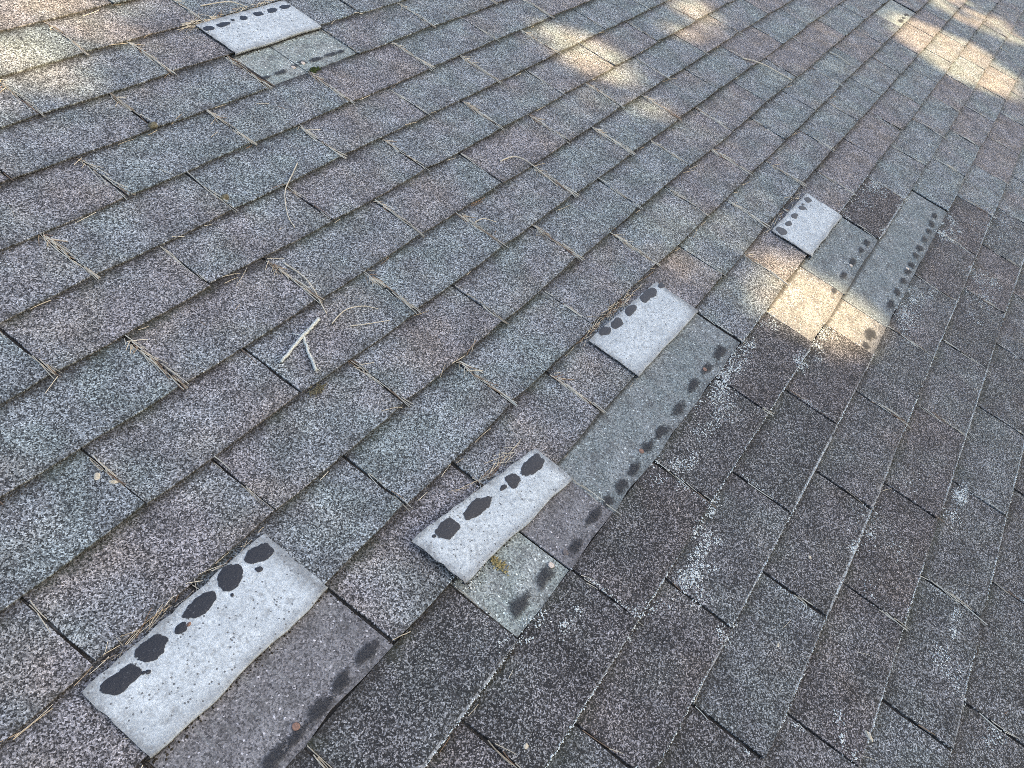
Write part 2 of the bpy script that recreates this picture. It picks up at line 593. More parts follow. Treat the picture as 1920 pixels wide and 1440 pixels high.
# ---- folded-back tabs: pale underside up, lying over the course above
def folded(label, k, ul, ur, hv, fv, lifts, ragged, seed, corner_lift=0.0):
    """hv, fv: fold line and free edge (left, right) in courses; lifts: height of the free corners"""
    r = random.Random(seed)
    nu, nv = 22, 11
    W = nu + 1
    top, uvs = [], []
    prof = [(0.030, -0.0010), (0.062, 0.0010), (0.060, 0.0034)]     # the fold wraps round the butt of the course above
    rag = [r.gauss(0, 1) for _ in range(nu + 1)]
    rag = [0.6 * rag[i] + 0.3 * rag[max(0, i - 1)] + 0.3 * rag[min(nu, i + 1)] + 0.9 * math.sin(i * 0.55 + seed) for i in range(nu + 1)]
    fr = [r.gauss(0, 0.0006) for _ in range(nu + 1)]
    for j in range(nv + 1):
        for i in range(nu + 1):
            q = i / nu
            u = ul + (ur - ul) * q
            h = hv[0] + (hv[1] - hv[0]) * q
            fe = fv[0] + (fv[1] - fv[0]) * q
            if j < 3:
                v = h + prof[j][0] + rag[i] * ragged * (0.6 if j else 0.3) / EXP
                z = prof[j][1] + T * 0.6 * j / 2
                s = 0
            else:
                s = (j - 3) / (nv - 3)
                v = h + 0.035 * (1 - s) + (fe - h) * s + rag[i] * ragged * 0.4 * (1 - s) ** 4 / EXP
                base = surf(k - 1, v) if v <= k else surf(k - 1, k)
                bulge = 0.0011 * math.sin(math.pi * min(1, s * 1.1)) * (0.6 + 0.4 * math.sin(7 * q + seed))
                z = base + T + 0.0012 + bulge + (lifts[0] * (1 - q) + lifts[1] * q) * s ** 1.4
            z += corner_lift * max(0, 1 - q * 3.2) ** 1.5 * max(0, 1 - s * 0.75)
            if i in (0, nu):
                u += r.gauss(0, 0.0009)
            if j == nv:
                v += fr[i] / EXP
                if i in (0, nu): v += 0.015
            top.append((u, -v * EXP, z))
            uvs.append((u - ul, max(0.0, s) * 0.118))
    loop = [j * W for j in range(nv + 1)] + [nv * W + i for i in range(1, W)] + [j * W + nu for j in range(nv - 1, -1, -1)] + [i for i in range(nu - 1, 0, -1)]
    vs_ = list(top)
    n_top = len(top)
    vs_ += [(x, y, z - 0.0023) for x, y, z in top]
    uvs = uvs + uvs
    fs, mi = [], []
    for j in range(nv):
        for i in range(nu):
            a_ = (j * W + i, j * W + i + 1, (j + 1) * W + i + 1, (j + 1) * W + i)
            fs.append(a_); mi.append(0)
            fs.append(tuple(n_top + x for x in reversed(a_))); mi.append(1)
    n = len(loop)
    for q in range(n):
        a_, b_ = loop[q], loop[(q + 1) % n]
        fs.append((a_, b_, n_top + b_, n_top + a_)); mi.append(1)
    o0 = ((ul + ur) / 2, -(k - 0.5) * EXP, 0)
    o = mesh_obj('folded_shingle_tab', [(x - o0[0], y - o0[1], z) for x, y, z in vs_], fs, [M_UNDER, M_GRAN], roof, o0, mat_idx=mi)
    me = o.data
    write_attrs(me, uvs, [(0.5, 0.8, 0.3, 0.3)] * len(vs_))
    o['label'] = label

    def height(u, y):
        """height of the flap at roof point (u, y)"""
        q = min(1, max(0, (u - ul) / (ur - ul)))
        best = None
        for j in range(3, nv):
            i = min(nu - 1, int(q * nu)); g = q * nu - i
            pa = [top[j * W + i][m] * (1 - g) + top[j * W + i + 1][m] * g for m in range(3)]
            pb = [top[(j + 1) * W + i][m] * (1 - g) + top[(j + 1) * W + i + 1][m] * g for m in range(3)]
            if pa[1] <= y <= pb[1] or (j == nv - 1 and y > pb[1]) or (j == 3 and y < pa[1]):
                h = (y - pa[1]) / (pb[1] - pa[1] + 1e-9)
                h = min(1, max(0, h))
                return pa[2] * (1 - h) + pb[2] * h
        return 0.0
    return o, o0, height


def blob(name, cx, cy, a, b, ang, zf, parent, porg, mat, seed, dz=0.0005, n=22):
    """irregular flat dab of sealant that follows the surface below it"""
    r = random.Random(seed)
    ph = [r.uniform(0, 6.28) for _ in range(5)]
    am = [r.uniform(0.05, 0.20), r.uniform(0.03, 0.14), r.uniform(0.02, 0.10), r.uniform(0.01, 0.07), r.uniform(0, 0.05)]
    ca, sa = math.cos(ang), math.sin(ang)
    vs_, rim, fs = [(cx - porg[0], cy - porg[1], zf(cx, cy) + dz * 1.8 - porg[2])], [0.0], []
    rings = (0.5, 0.85, 1.0)
    for ri, rr in enumerate(rings):
        for i in range(n):
            th = 2 * math.pi * i / n
            k = 1 + sum(am[m] * math.sin((m + 1) * th + ph[m]) for m in range(5)) + r.gauss(0, 0.015)
            cx_, sy_ = math.cos(th), math.sin(th)
            x, y = a * rr * k * math.copysign(abs(cx_) ** 0.92, cx_), b * rr * k * math.copysign(abs(sy_) ** 0.92, sy_)
            X, Y = cx + x * ca - y * sa, cy + x * sa + y * ca
            vs_.append((X - porg[0], Y - porg[1], zf(X, Y) + dz * (0.5 if ri == 2 else (1.0 if ri else 1.7)) - porg[2]))
            rim.append(rr)
    for i in range(n):
        fs.append((0, 1 + i, 1 + (i + 1) % n))
        for ri in range(2):
            p0, p1 = 1 + ri * n, 1 + (ri + 1) * n
            fs.append((p0 + i, p1 + i, p1 + (i + 1) % n, p0 + (i + 1) % n))
    o = mesh_obj(name, vs_, fs, mat, parent, (0, 0, 0))
    at = o.data.attributes.new('rim', 'FLOAT', 'POINT')
    at.data.foreach_set('value', rim)
    return o


FLAPS = [
    ('pale folded-back tab at the far edge near the top of the picture', 0, 1.045, 1.975, (0.0, 0.0), (-0.92, -0.93), (0.001, 0.001), 0.0016, 3, 0.0,
     [(0.3378, 0.0925, .017, .0085), (0.3803, 0.0934, .020, .0085), (0.4150, 0.0985, .006, .004), (0.4440, 0.0958, .013, .008), (0.4904, 0.0941, .017, .008), (0.5344, 0.0938, .020, .008), (0.5797, 0.0935, .019, .008)]),
    ('long pale folded-back tab nearest the camera with six tar spots', 8, -2.655, -1.675, (8.0, 8.0), (7.13, 7.10), (0.002, 0.001), 0.0026, 5, 0.0,
     [(-0.5367, -0.9199, .024, .0125), (-0.5891, -0.9184, .025, .0135), (-0.6400, -0.9204, .027, .0115), (-0.679, -0.9276, .010, .006), (-0.7219, -0.9225, .026, .0125), (-0.7729, -0.9288, .026, .0130),
      (-0.5550, -0.9370, .006, .004), (-0.6060, -0.9400, .003, .0022), (-0.7440, -0.9420, .004, .003), (-0.748, -0.9395, .003, .002)]),
    ('crooked pale folded-back tab with a curled lower corner', 9, -1.225, -0.255, (9.06, 9.24), (8.33, 8.66), (0.006, 0.004), 0.0022, 8, 0.009,
     [(-0.1082, -1.1179, .034, .0125), (-0.165, -1.1097, .017, .0115), (-0.1871, -1.1060, .010, .0035), (-0.2506, -1.0963, .033, .0120), (-0.314, -1.0877, .026, .0140), (-0.342, -1.080, .004, .003)]),
    ('pale folded-back tab above the bare strip in the middle', 9, 0.775, 1.735, (9.0, 9.04), (8.12, 8.22), (0.002, 0.003), 0.0012, 13, 0.0,
     [(0.5254, -1.0588, .012, .007), (0.4800, -1.0544, .026, .0115), (0.4530, -1.0535, .017, .0100), (0.3928, -1.0485, .025, .0095), (0.3339, -1.0468, .021, .0105), (0.2899, -1.0421, .019, .0095)]),
    ('small pale folded-back tab farthest up the dark patch', 10, 3.295, 4.215, (10.0, 10.02), (9.14, 9.18), (0.001, 0.002), 0.0018, 21, 0.0,
     [(1.2529, -1.1818, .017, .010), (1.1951, -1.1836, .016, .0075), (1.2150, -1.1790, .007, .004), (1.1367, -1.1812, .018, .0085), (1.0826, -1.183, .017, .0075), (1.0302, -1.1798, .021, .0135), (1.235, -1.196, .003, .002), (1.20, -1.194, .003, .002)]),
]
for lab, k, ul, ur, hv, fv, li, rg, sd, cl, spots in FLAPS:
    o, o0, hf = folded(lab, k, ul * TAB, ur * TAB, hv, fv, li, rg, sd, cl)
    for q, (x, y, a, b) in enumerate(spots):
        slope = (fv[1] - fv[0]) * -EXP / ((ur - ul) * TAB)
        blob('sealant_spot', x, y, a * 1.04, b * 1.22, slope + 0.10 * math.sin(q * 2.3 + sd), hf, o, o0, M_SEAL, sd * 31 + q)

# sealant dabs left on the bare headlaps
SEALH = {
    1: [(0.3234, -0.0977, .018, .008), (0.3701, -0.0976, .021, .008), (0.4150, -0.0935, .012, .008), (0.4431, -0.0904, .014, .008), (0.485, -0.0955, .022, .008), (0.5336, -0.0982, .022, .008), (0.570, -0.0982, .016, .007)],
    9: [(-0.5421, -1.1206, .023, .010), (-0.5953, -1.1221, .022, .010), (-0.6412, -1.1242, .025, .011), (-0.685, -1.1263, .019, .009), (-0.7212, -1.1247, .024, .011), (-0.775, -1.125, .022, .011)],
    10: [(-0.2651, -1.244, .027, .012), (-0.3344, -1.2414, .026, .013),
         (0.4586, -1.2464, .034, .011), (0.3905, -1.2446, .026, .010), (0.3205, -1.2436, .025, .011), (0.2381, -1.2487, .026, .011), (0.1558, -1.2489, .024, .011), (0.0999, -1.2475, .020, .011),
         (0.0338, -1.253, .022, .010), (-0.0166, -1.2516, .020, .011), (-0.0647, -1.2503, .018, .010), (-0.113, -1.247, .026, .009), (-0.1807, -1.2525, .019, .011)],
    11: [(1.246, -1.3740, .020, .010), (1.1957, -1.3730, .017, .009), (1.1157, -1.3712, .022, .010), (1.0309, -1.3705, .020, .009), (0.94, -1.371, .015, .008)],
    12: [(1.6352, -1.4947, .019, .010), (1.5712, -1.5003, .020, .011), (1.5230, -1.5003, .016, .010), (1.4608, -1.5013, .019, .011), (1.3942, -1.5019, .019, .012), (1.3425, -1.5024, .017, .011), (1.2829, -1.5049, .018, .012),
         (1.2396, -1.5037, .016, .011), (1.1796, -1.5037, .016, .010), (1.1128, -1.5034, .018, .011), (1.0382, -1.5035, .024, .011), (0.8689, -1.4960, .030, .0135), (0.8113, -1.5001, .016, .011)],
    8: [(3.2408, -0.9916, .025, .011), (3.1276, -0.9943, .030, .012), (3.18, -0.993, .015, .010)],
}
for c, lst in SEALH.items():
    for q, (x, y, a, b) in enumerate(lst):
        blob('sealant_strip_dab', x, y, a * 1.2, b * 1.15, 0.05 * math.sin(q * 3.1), lambda X, Y, c=c: surf(c, -Y / EXP) + 0.0006, roof, (0, 0, 0), M_SEALH, c * 77 + q, dz=0.0007)

# nail heads
M_RUST = plain('rusty_nail', (0.20, 0.12, 0.09, 1), (0.28, 0.17, 0.125, 1), 400, 0.7)
M_ZINC = plain('pale_nail', (0.50, 0.42, 0.34, 1), (0.62, 0.55, 0.47, 1), 400, 0.55)
M_GREY = plain('grey_nail', (0.10, 0.09, 0.09, 1), (0.16, 0.14, 0.13, 1), 400, 0.6)
for (x, y, c, m) in [(-0.6747, -1.1178, 9, M_RUST), (-0.2411, -1.2412, 10, M_ZINC), (-0.2048, -1.2459, 10, M_GREY), (0.3846, -1.2425, 10, M_RUST),
                     (0.0821, -1.2426, 10, M_RUST), (1.0927, -1.3719, 11, M_ZINC), (1.2512, -1.4988, 12, M_ZINC), (0.4098, -0.0957, 1, M_ZINC), (0.4442, -0.0932, 1, M_ZINC)]:
    vs_, fs, n = [], [], 14
    z = surf(c, -y / EXP) + 0.0010
    for ri, (rr, h) in enumerate(((0.0052, -0.002), (0.0052, 0.0008), (0.0044, 0.0013))):
        for i in range(n):
            th = 2 * math.pi * i / n
            vs_.append((rr * math.cos(th), rr * math.sin(th), h))
    vs_.append((0, 0, 0.0014))
    for i in range(n):
        j = (i + 1) % n
        fs += [(i, j, n + j, n + i), (n + i, n + j, 2 * n + j, 2 * n + i), (2 * n + i, 2 * n + j, 3 * n)]
    mesh_obj('nail_head', vs_, fs, m, roof, (x, y, z), smooth=False)

# ------------------------------------------------------------------ litter lying on the roof
W_ROOF = ROOF


def top_z(u, y):
    """height of the shingles at roof point (u, y), bare headlaps included"""
    v = -y / EXP
    k = math.floor(v)
    for c, a, b, m, dz in BARE:
        if c == k + 1 and a * TAB < u < b * TAB:
            return surf(c, v)
    return surf(k, v)


class Soup:
    def __init__(self):
        self.v, self.f = [], []

    def tube(self, pts, r0, r1, sides=3):
        b = len(self.v)
        n = len(pts)
        for i, p in enumerate(pts):
            p = Vector(p)
            d = Vector(pts[min(n - 1, i + 1)]) - Vector(pts[max(0, i - 1)])
            d.normalize()
            s = d.cross(Vector((0, 0, 1)))
            if s.length < 1e-4: s = Vector((1, 0, 0))
            s.normalize()
            t = s.cross(d)
            rr = r0 + (r1 - r0) * i / (n - 1)
            for j in range(sides):
                th = 2 * math.pi * j / sides + math.pi / 2
                self.v.append(tuple(p + s * (rr * math.cos(th)) + t * (rr * math.sin(th))))
        for i in range(n - 1):
            for j in range(sides):
                k = (j + 1) % sides
                self.f.append((b + i * sides + j, b + i * sides + k, b + (i + 1) * sides + k, b + (i + 1) * sides + j))
        self.f.append(tuple(b + j for j in range(sides - 1, -1, -1)))
        self.f.append(tuple(b + (n - 1) * sides + j for j in range(sides)))

    def lump(self, x, y, z, r, flat=0.7, rnd=random):
        b = len(self.v)
        a = rnd.uniform(0, 6.28)
        for i in range(4):
            q = r * rnd.uniform(0.6, 1.3)
            self.v.append((x + q * math.cos(a + i * 1.57), y + q * math.sin(a + i * 1.57), z + r * 0.1 * rnd.uniform(-1, 1)))
        self.v.append((x + r * 0.2 * rnd.uniform(-1, 1), y + r * 0.2 * rnd.uniform(-1, 1), z + r * flat))
        for i in range(4):
            self.f.append((b + i, b + (i + 1) % 4, b + 4))

    def flake(self, x, y, z, r, rnd=random):
        b = len(self.v)
        n = 5
        a = rnd.uniform(0, 6.28)
        e = rnd.uniform(0.45, 1.0)
        ca, sa = math.cos(a), math.sin(a)
        for i in range(n):
            th = 6.283 * i / n
            q = r * rnd.uniform(0.6, 1.25)
            px, py = q * math.cos(th), q * e * math.sin(th)
            self.v.append((x + px * ca - py * sa, y + px * sa + py * ca, z - 0.0001))
        self.v.append((x, y, z + 0.0006))
        for i in range(n):
            self.f.append((b + i, b + (i + 1) % n, b + n))

    def obj(self, name, mat, parent=None, matrix=None):
        o = mesh_obj(name, self.v, self.f, mat, parent)
        if matrix is not None: o.matrix_world = matrix
        return o


R = random.Random(99)


def needle(s, x, y, ang, length, rad=0.00055, dz=0.0006, curve=0.25, z=None, rise=0.0):
    n = 5
    pts = []
    c = R.uniform(-curve, curve) / length
    px, py, th = x, y, ang - c * length / 2
    for i in range(n):
        zz = (top_z(px, py) if z is None else z) + dz + rise * i / (n - 1)
        pts.append((px, py, zz))
        px += length / (n - 1) * math.cos(th)
        py += length / (n - 1) * math.sin(th)
        th += c * length / (n - 1)
    if z is None:                                       # a stiff needle bridges the little steps
        z0 = max(pts[0][2], top_z(x, y) + dz); z1 = pts[-1][2]
        for i in range(n):
            q = i / (n - 1)
            pts[i] = (pts[i][0], pts[i][1], max(pts[i][2], z0 * (1 - q) + z1 * q))
    s.tube(pts, rad, rad * 0.7, 3)


straw = Soup()
grime = Soup()
# slots filled with needles and dirt
for k in range(-4, 18):
    for n in range(-12, 22):
        u = slot_u(k, n)
        pr = project(u, (k + 0.5) * EXP)
        if not pr or not (-80 < pr[0] < 1110 and -80 < pr[1] < 850): continue
        ut = u / TAB
        near = [t for t in BARE if t[0] == k + 1 and t[1] - 0.03 < ut < t[2] + 0.03]
        if near and any(t[1] + 0.03 < ut < t[2] - 0.03 for t in near): continue
        amount = 1.0
        if ut > 4.5 and k < 12: amount = 0.35
        if ut > 7: amount = 0.15
        if k >= 5 and ut < -0.6 and k < 10: amount = 0.35
        if k >= 10: amount = 0.34
        amount *= R.choice((0.15, 0.45, 0.7, 0.9, 1.1, 1.35))
        if near: amount *= 0.25
        for _ in range(int(22 * amount)):
            L = R.uniform(0.016, 0.055)
            f = R.uniform(-0.03, 0.92)
            y = -(k + f) * EXP
            x = u + R.gauss(0, 0.0022)
            needle(straw, x, y, -math.pi / 2 + R.gauss(0, 0.13), min(L, (1.03 - f) * EXP + 0.006), R.uniform(0.0007, 0.0011),
                   dz=0.0, curve=0.35, z=surf(k, k + f) - T + R.uniform(0.0030, 0.0078))
        if amount > 0.5:
            for _ in range(int(9 * amount)):            # tuft that sticks out at the top of the slot
                needle(straw, u + R.gauss(0, 0.004), -(k + R.uniform(0.0, 0.25)) * EXP, R.uniform(-2.7, -0.5), R.uniform(0.012, 0.032), 0.0008, dz=0.001, rise=R.uniform(0, 0.004))
        for _ in range(int(26 * (0.6 + amount))):
            f = R.uniform(0, 1.0)
            grime.lump(u + R.gauss(0, 0.0018), -(k + f) * EXP, surf(k, k + f) - T + 0.0003, R.uniform(0.0007, 0.0018), rnd=R)
# grime and stray needles along the butts of the courses
for k in range(-5, 14):
    u = -1.6
    while u < 5.6:
        pr = project(u, k * EXP)
        if pr and -40 < pr[0] < 1064 and -40 < pr[1] < 808:
            ut = u / TAB
            dens = 1.0 if k <= 10 else 0.25
            if ut > 6: dens *= 0.5
            patch = 0.35 + 0.65 * (0.5 + 0.5 * math.sin(u * 17 + k * 5.3) * math.sin(u * 5.1 + k))
            step = 0.0030 / (dens * (0.35 + patch)) * max(1.0, pr[2] / 2.2)
            y0 = -(k * EXP + wob(k - 1, u))
            d = abs(R.gauss(0, 0.0034)) + 0.0002
            blocked = any(t[0] == k and t[1] * TAB < u < t[2] * TAB for t in BARE)
            if not blocked:
                grime.lump(u, y0 - d, top_z(u, y0 - d - 0.001), R.uniform(0.0006, 0.0020) * max(1.0, pr[2] / 2.5), rnd=R)
                if R.random() < 0.013 * dens:
                    needle(straw, u, y0 - R.uniform(0.001, 0.006), R.choice((0, math.pi)) + R.gauss(0, 0.22), R.uniform(0.015, 0.05), R.uniform(0.0005, 0.0008), dz=0.0008)
            u += step
        else:
            u += 0.02
# grime crumbs along the torn folds and free edges
for k, ul, ur in ((0, 1.04, 1.98), (8, -2.66, -1.67), (9, -1.2, -0.25), (9, 0.76, 1.74), (10, 3.29, 4.2)):
    for _ in range(170):
        u = R.uniform(ul, ur) * TAB
        y = -(k * EXP) - abs(R.gauss(0.006, 0.004)) - (0.014 if (k == 9 and ul < 0) else 0)
        grime.lump(u, y, surf(k + 1, -y / EXP), R.uniform(0.0008, 0.0022), rnd=R)
    for _ in range(14):
        u = R.uniform(ul, ur) * TAB
        vfree = {0: -0.96, 8: 7.06, 9: 8.06, 10: 9.08}[k] + (0.40 if (k == 9 and ul < 0) else 0)
        needle(straw, u, -vfree * EXP + R.gauss(0, 0.003), R.gauss(0.10, 0.2) + R.choice((0, math.pi)), R.uniform(0.01, 0.035), 0.0006, dz=0.0012)
# a thick wad of needles behind the near and far flaps
for k, ul, ur, vf, m in ((0, 1.0, 1.75, -0.97, 90), (8, -2.5, -1.7, 7.05, 22), (9, 0.7, 1.5, 8.05, 60), (9, -0.75, -0.3, 8.40, 25), (10, 3.3, 4.2, 9.10, 25)):
    for _ in range(m):
        u = R.uniform(ul, ur) * TAB
        needle(straw, u, -vf * EXP + R.gauss(0, 0.004) - (0.0127 * (u / TAB + 0.75) if (k == 9 and ul < 0) else 0), R.gauss(0.05, 0.45) + R.choice((0, math.pi)), R.uniform(0.012, 0.045), 0.00055, dz=R.uniform(0.0006, 0.003))
# scattered short bits
for _ in range(330):
    u, y = R.uniform(-1.0, 4.2), R.uniform(-2.0, 0.4)
    pr = project(u, -y)
    if pr and 0 < pr[0] < 1024 and 0 < pr[1] < 768 and R.random() < 1.2 / pr[2]:
        needle(straw, u, y, R.uniform(0, 6.28), R.uniform(0.008, 0.030), R.uniform(0.0004, 0.0006), dz=0.0006)
o = straw.obj('pine_needles', M_NEED, matrix=W_ROOF)
tag(o, 'dry straw-coloured pine needles packed in slots and along shingle edges', 'pine needles', kind='stuff')
o = grime.obj('grime', M_DIRT, matrix=W_ROOF)
tag(o, 'dark brown grit and moss gathered along the shingle edges', 'grime', kind='stuff')

# lichen on the old dark tabs
lich = Soup()
LP = [(0.4935, -1.2614, .020, 90), (0.5327, -1.2826, .018, 60), (0.3402, -1.2922, .026, 150), (0.2804, -1.2937, .026, 150), (0.4537, -1.2953, .022, 110), (0.40, -1.285, .02, 70),
      (1.5526, -1.2953, .030, 130), (1.4814, -1.2945, .034, 120), (1.5953, -1.3902, .015, 60), (1.3341, -1.2946, .02, 40), (1.3553, -1.3842, .018, 25),
      (1.6158, -1.4132, .02, 60), (1.4982, -1.4076, .025, 50), (1.6482, -1.5395, .022, 100), (1.5532, -1.5533, .024, 110), (1.6569, -1.5669, .022, 60),
      (1.139, -1.5554, .022, 120), (1.0383, -1.5494, .032, 240), (1.2207, -1.5677, .02, 60), (1.469, -1.6977, .035, 160), (1.322, -1.6916, .035, 160), (1.7174, -1.6535, .05, 160), (1.8168, -1.6914, .05, 120),
      (0.7132, -1.2909, .022, 120), (0.8294, -1.2913, .022, 120), (0.9553, -1.2917, .02, 60), (0.698, -1.4037, .020, 120), (0.7538, -1.4061, .018, 90), (0.61, -1.4035, .022, 50), (0.6323, -1.3918, .022, 60),
      (0.074, -1.29, .022, 60), (0.1098, -1.3073, .02, 40), (-0.0068, -1.4079, .016, 60), (-0.0883, -1.4246, .020, 120), (-0.0482, -1.4378, .022, 120), (0.0602, -1.3995, .014, 40), (0.02, -1.425, .012, 50),
      (0.5035, -1.8087, .022, 130), (0.5547, -1.8045, .016, 70), (0.2026, -1.6611, .018, 50), (0.1295, -1.8637, .022, 60), (0.2015, -1.8699, .016, 50), (-0.0344, -1.8794, .02, 40),
      (-0.3699, -1.1615, .018, 50), (-0.3746, -1.2534, .014, 50), (-0.2314, -1.394, .018, 60), (-0.1295, -1.5156, .016, 60), (0.0958, -1.3257, .02, 30), (-0.1627, -1.7425, .018, 50), (0.0517, -1.9003, .022, 60), (0.0666, -1.9571, .02, 50),
      (0.30, -1.70, .05, 60), (0.42, -1.66, .05, 50), (-0.30, -1.30, .02, 60)]
for x, y, rr, m in LP:
    sub = [(x + R.gauss(0, rr * 1.4), y + R.gauss(0, rr * 0.6)) for _ in range(max(3, m // 14))]
    for _ in range(int(m * 1.7)):
        sx, sy = R.choice(sub)
        px, py = sx + R.gauss(0, rr * 0.5), sy + R.gauss(0, rr * 0.28)
        lich.flake(px, py, top_z(px, py) + 0.0005, R.uniform(0.0007, 0.0022), R)
# pale broken line along the lips of the dark courses
for k in range(10, 17):
    u = -1.3
    while u < 2.1:
        if is_dark(k - 1, u / TAB) > 0.3 or is_dark(k, u / TAB) > 0.3:
            if math.sin(u * 23 + k * 3.3) + math.sin(u * 7.7 + k) + R.gauss(0, 0.5) > -0.5:
                y = -(k * EXP + wob(k - 1, u)) + R.gauss(0.001, 0.0009)
                if not any(t[0] == k and t[1] * TAB < u < t[2] * TAB for t in BARE):
                    lich.flake(u, y, surf(k - 1, k) + 0.0004, R.uniform(0.0008, 0.0020), R)
        u += R.uniform(0.0012, 0.0036)
for k in range(10, 17):
    for n in range(-8, 10):
        u = slot_u(k, n)
        if is_dark(k, u / TAB) < 0.3 or R.random() < 0.35: continue
        if any(t[0] == k + 1 and t[1] - .03 < u / TAB < t[2] + .03 for t in BARE): continue
        f0, f1 = sorted((R.uniform(0, 1), R.uniform(0, 1)))
        side = R.choice((-1, 1))
        for _ in range(int(90 * (f1 - f0))):
            f = R.uniform(f0, f1)
            x, y = u + side * (0.004 + abs(R.gauss(0, 0.004))), -(k + f) * EXP
            lich.flake(x, y, top_z(x, y) + 0.0004, R.uniform(0.0006, 0.0017), R)
o = lich.obj('lichen', M_LICH, matrix=W_ROOF)
tag(o, 'pale grey-green lichen crusts speckling the blackened shingles', 'lichen', kind='stuff')

# single sticks and stems, each a thing of its own
M_TWIG = plain('lichened_twig', (0.46, 0.46, 0.40, 1), (0.74, 0.76, 0.68, 1), 420, 0.9, bump=0.8)
M_STEM = plain('dry_stem', (0.52, 0.46, 0.34, 1), (0.68, 0.62, 0.50, 1), 160, 0.7)
M_BROWN = plain('brown_bud', (0.10, 0.085, 0.055, 1), (0.22, 0.20, 0.13, 1), 300, 0.9, bump=0.8)
M_MOSS = plain('moss', (0.030, 0.045, 0.014, 1), (0.075, 0.10, 0.030, 1), 400, 0.95, island=True)
M_CHIP = plain('pale_chip', (0.50, 0.44, 0.32, 1), (0.64, 0.58, 0.46, 1), 200, 0.7)


def smooth_path(pts, n=14):
    out = []
    m = len(pts)
    for i in range(n):
        t = i / (n - 1) * (m - 1)
        j = min(m - 2, int(t)); f = t - j
        p0, p1, p2, p3 = pts[max(0, j - 1)], pts[j], pts[j + 1], pts[min(m - 1, j + 2)]
        q = []
        for a in range(2):
            q.append(0.5 * (2 * p1[a] + (p2[a] - p0[a]) * f + (2 * p0[a] - 5 * p1[a] + 4 * p2[a] - p3[a]) * f * f + (3 * p1[a] - p0[a] - 3 * p2[a] + p3[a]) * f ** 3))
        out.append(q)
    return out


def thing_local(s_or_obj, x, y, z):
    """matrix of a thing whose base is at roof point (x, y, z)"""
    return ROOF @ Matrix.Translation((x, y, z))


def stem(name, label, cat, pts, r0, r1, mat, arch=0.004, group=None, sides=6, knob=0.0):
    p = smooth_path(pts)
    bx, by = p[0]
    bz = top_z(bx, by)
    s = Soup()
    n = len(p)
    zs = [top_z(x, y) for x, y in p]
    path = []
    for i, (x, y) in enumerate(p):
        q = i / (n - 1)
        z = max(zs[i], zs[0] * (1 - q) + zs[-1] * q) + r0 + arch * math.sin(math.pi * q) ** 2
        path.append((x - bx + R.gauss(0, knob), y - by + R.gauss(0, knob), z - bz))
    s.tube(path, r0, r1, sides)
    o = s.obj(name, mat, matrix=thing_local(s, bx, by, bz))
    o.data.polygons.foreach_set('use_smooth', [True] * len(o.data.polygons))
    return tag(o, label, cat, group)


# the forked twig
tw = bpy.data.objects.new('forked_twig', None)
COL.objects.link(tw)
tx, ty = -0.1896, -0.6801
tz = top_z(tx, ty)
tw.matrix_world = thing_local(None, tx, ty, tz)
tag(tw, 'pale lichen-covered forked twig lying on a tab left of centre', 'twig')


def twig_part(name, pts, r0, r1, n=16, spurs=0, knob=0.0007):
    s = Soup()
    p = []
    for i in range(n):
        q = i / (n - 1) * (len(pts) - 1)
        j = min(len(pts) - 2, int(q)); f = q - j
        x = pts[j][0] * (1 - f) + pts[j + 1][0] * f + R.gauss(0, knob)
        y = pts[j][1] * (1 - f) + pts[j + 1][1] * f + R.gauss(0, knob)
        p.append((x - tx, y - ty, r0 + 0.0015 + top_z(x, y) - tz + R.gauss(0, 0.0003)))
    s.tube(p, r0, r1, 7)
    for i in range(spurs):
        q = p[R.randrange(2, n)]
        a = R.uniform(0, 6.28)
        s.tube([q, (q[0] + 0.006 * math.cos(a), q[1] + 0.006 * math.sin(a), q[2] + 0.003)], r0 * 0.5, r0 * 0.2, 4)
    o = s.obj(name, M_TWIG, parent=tw)
    o.data.polygons.foreach_set('use_smooth', [True] * len(o.data.polygons))


twig_part('stem', [(-0.139, -0.6691), (-0.1896, -0.6801), (-0.2625, -0.6974)], 0.0034, 0.0028, spurs=6)
twig_part('branch', [(-0.1896, -0.6801), (-0.2140, -0.715), (-0.2312, -0.7468)], 0.0024, 0.0030, spurs=3)
twig_part('branch', [(-0.1983, -0.6640), (-0.1880, -0.6795)], 0.0008, 0.0014, n=6)
twig_part('branch', [(-0.2300, -0.7448), (-0.2210, -0.7490)], 0.0012, 0.0007, n=5)

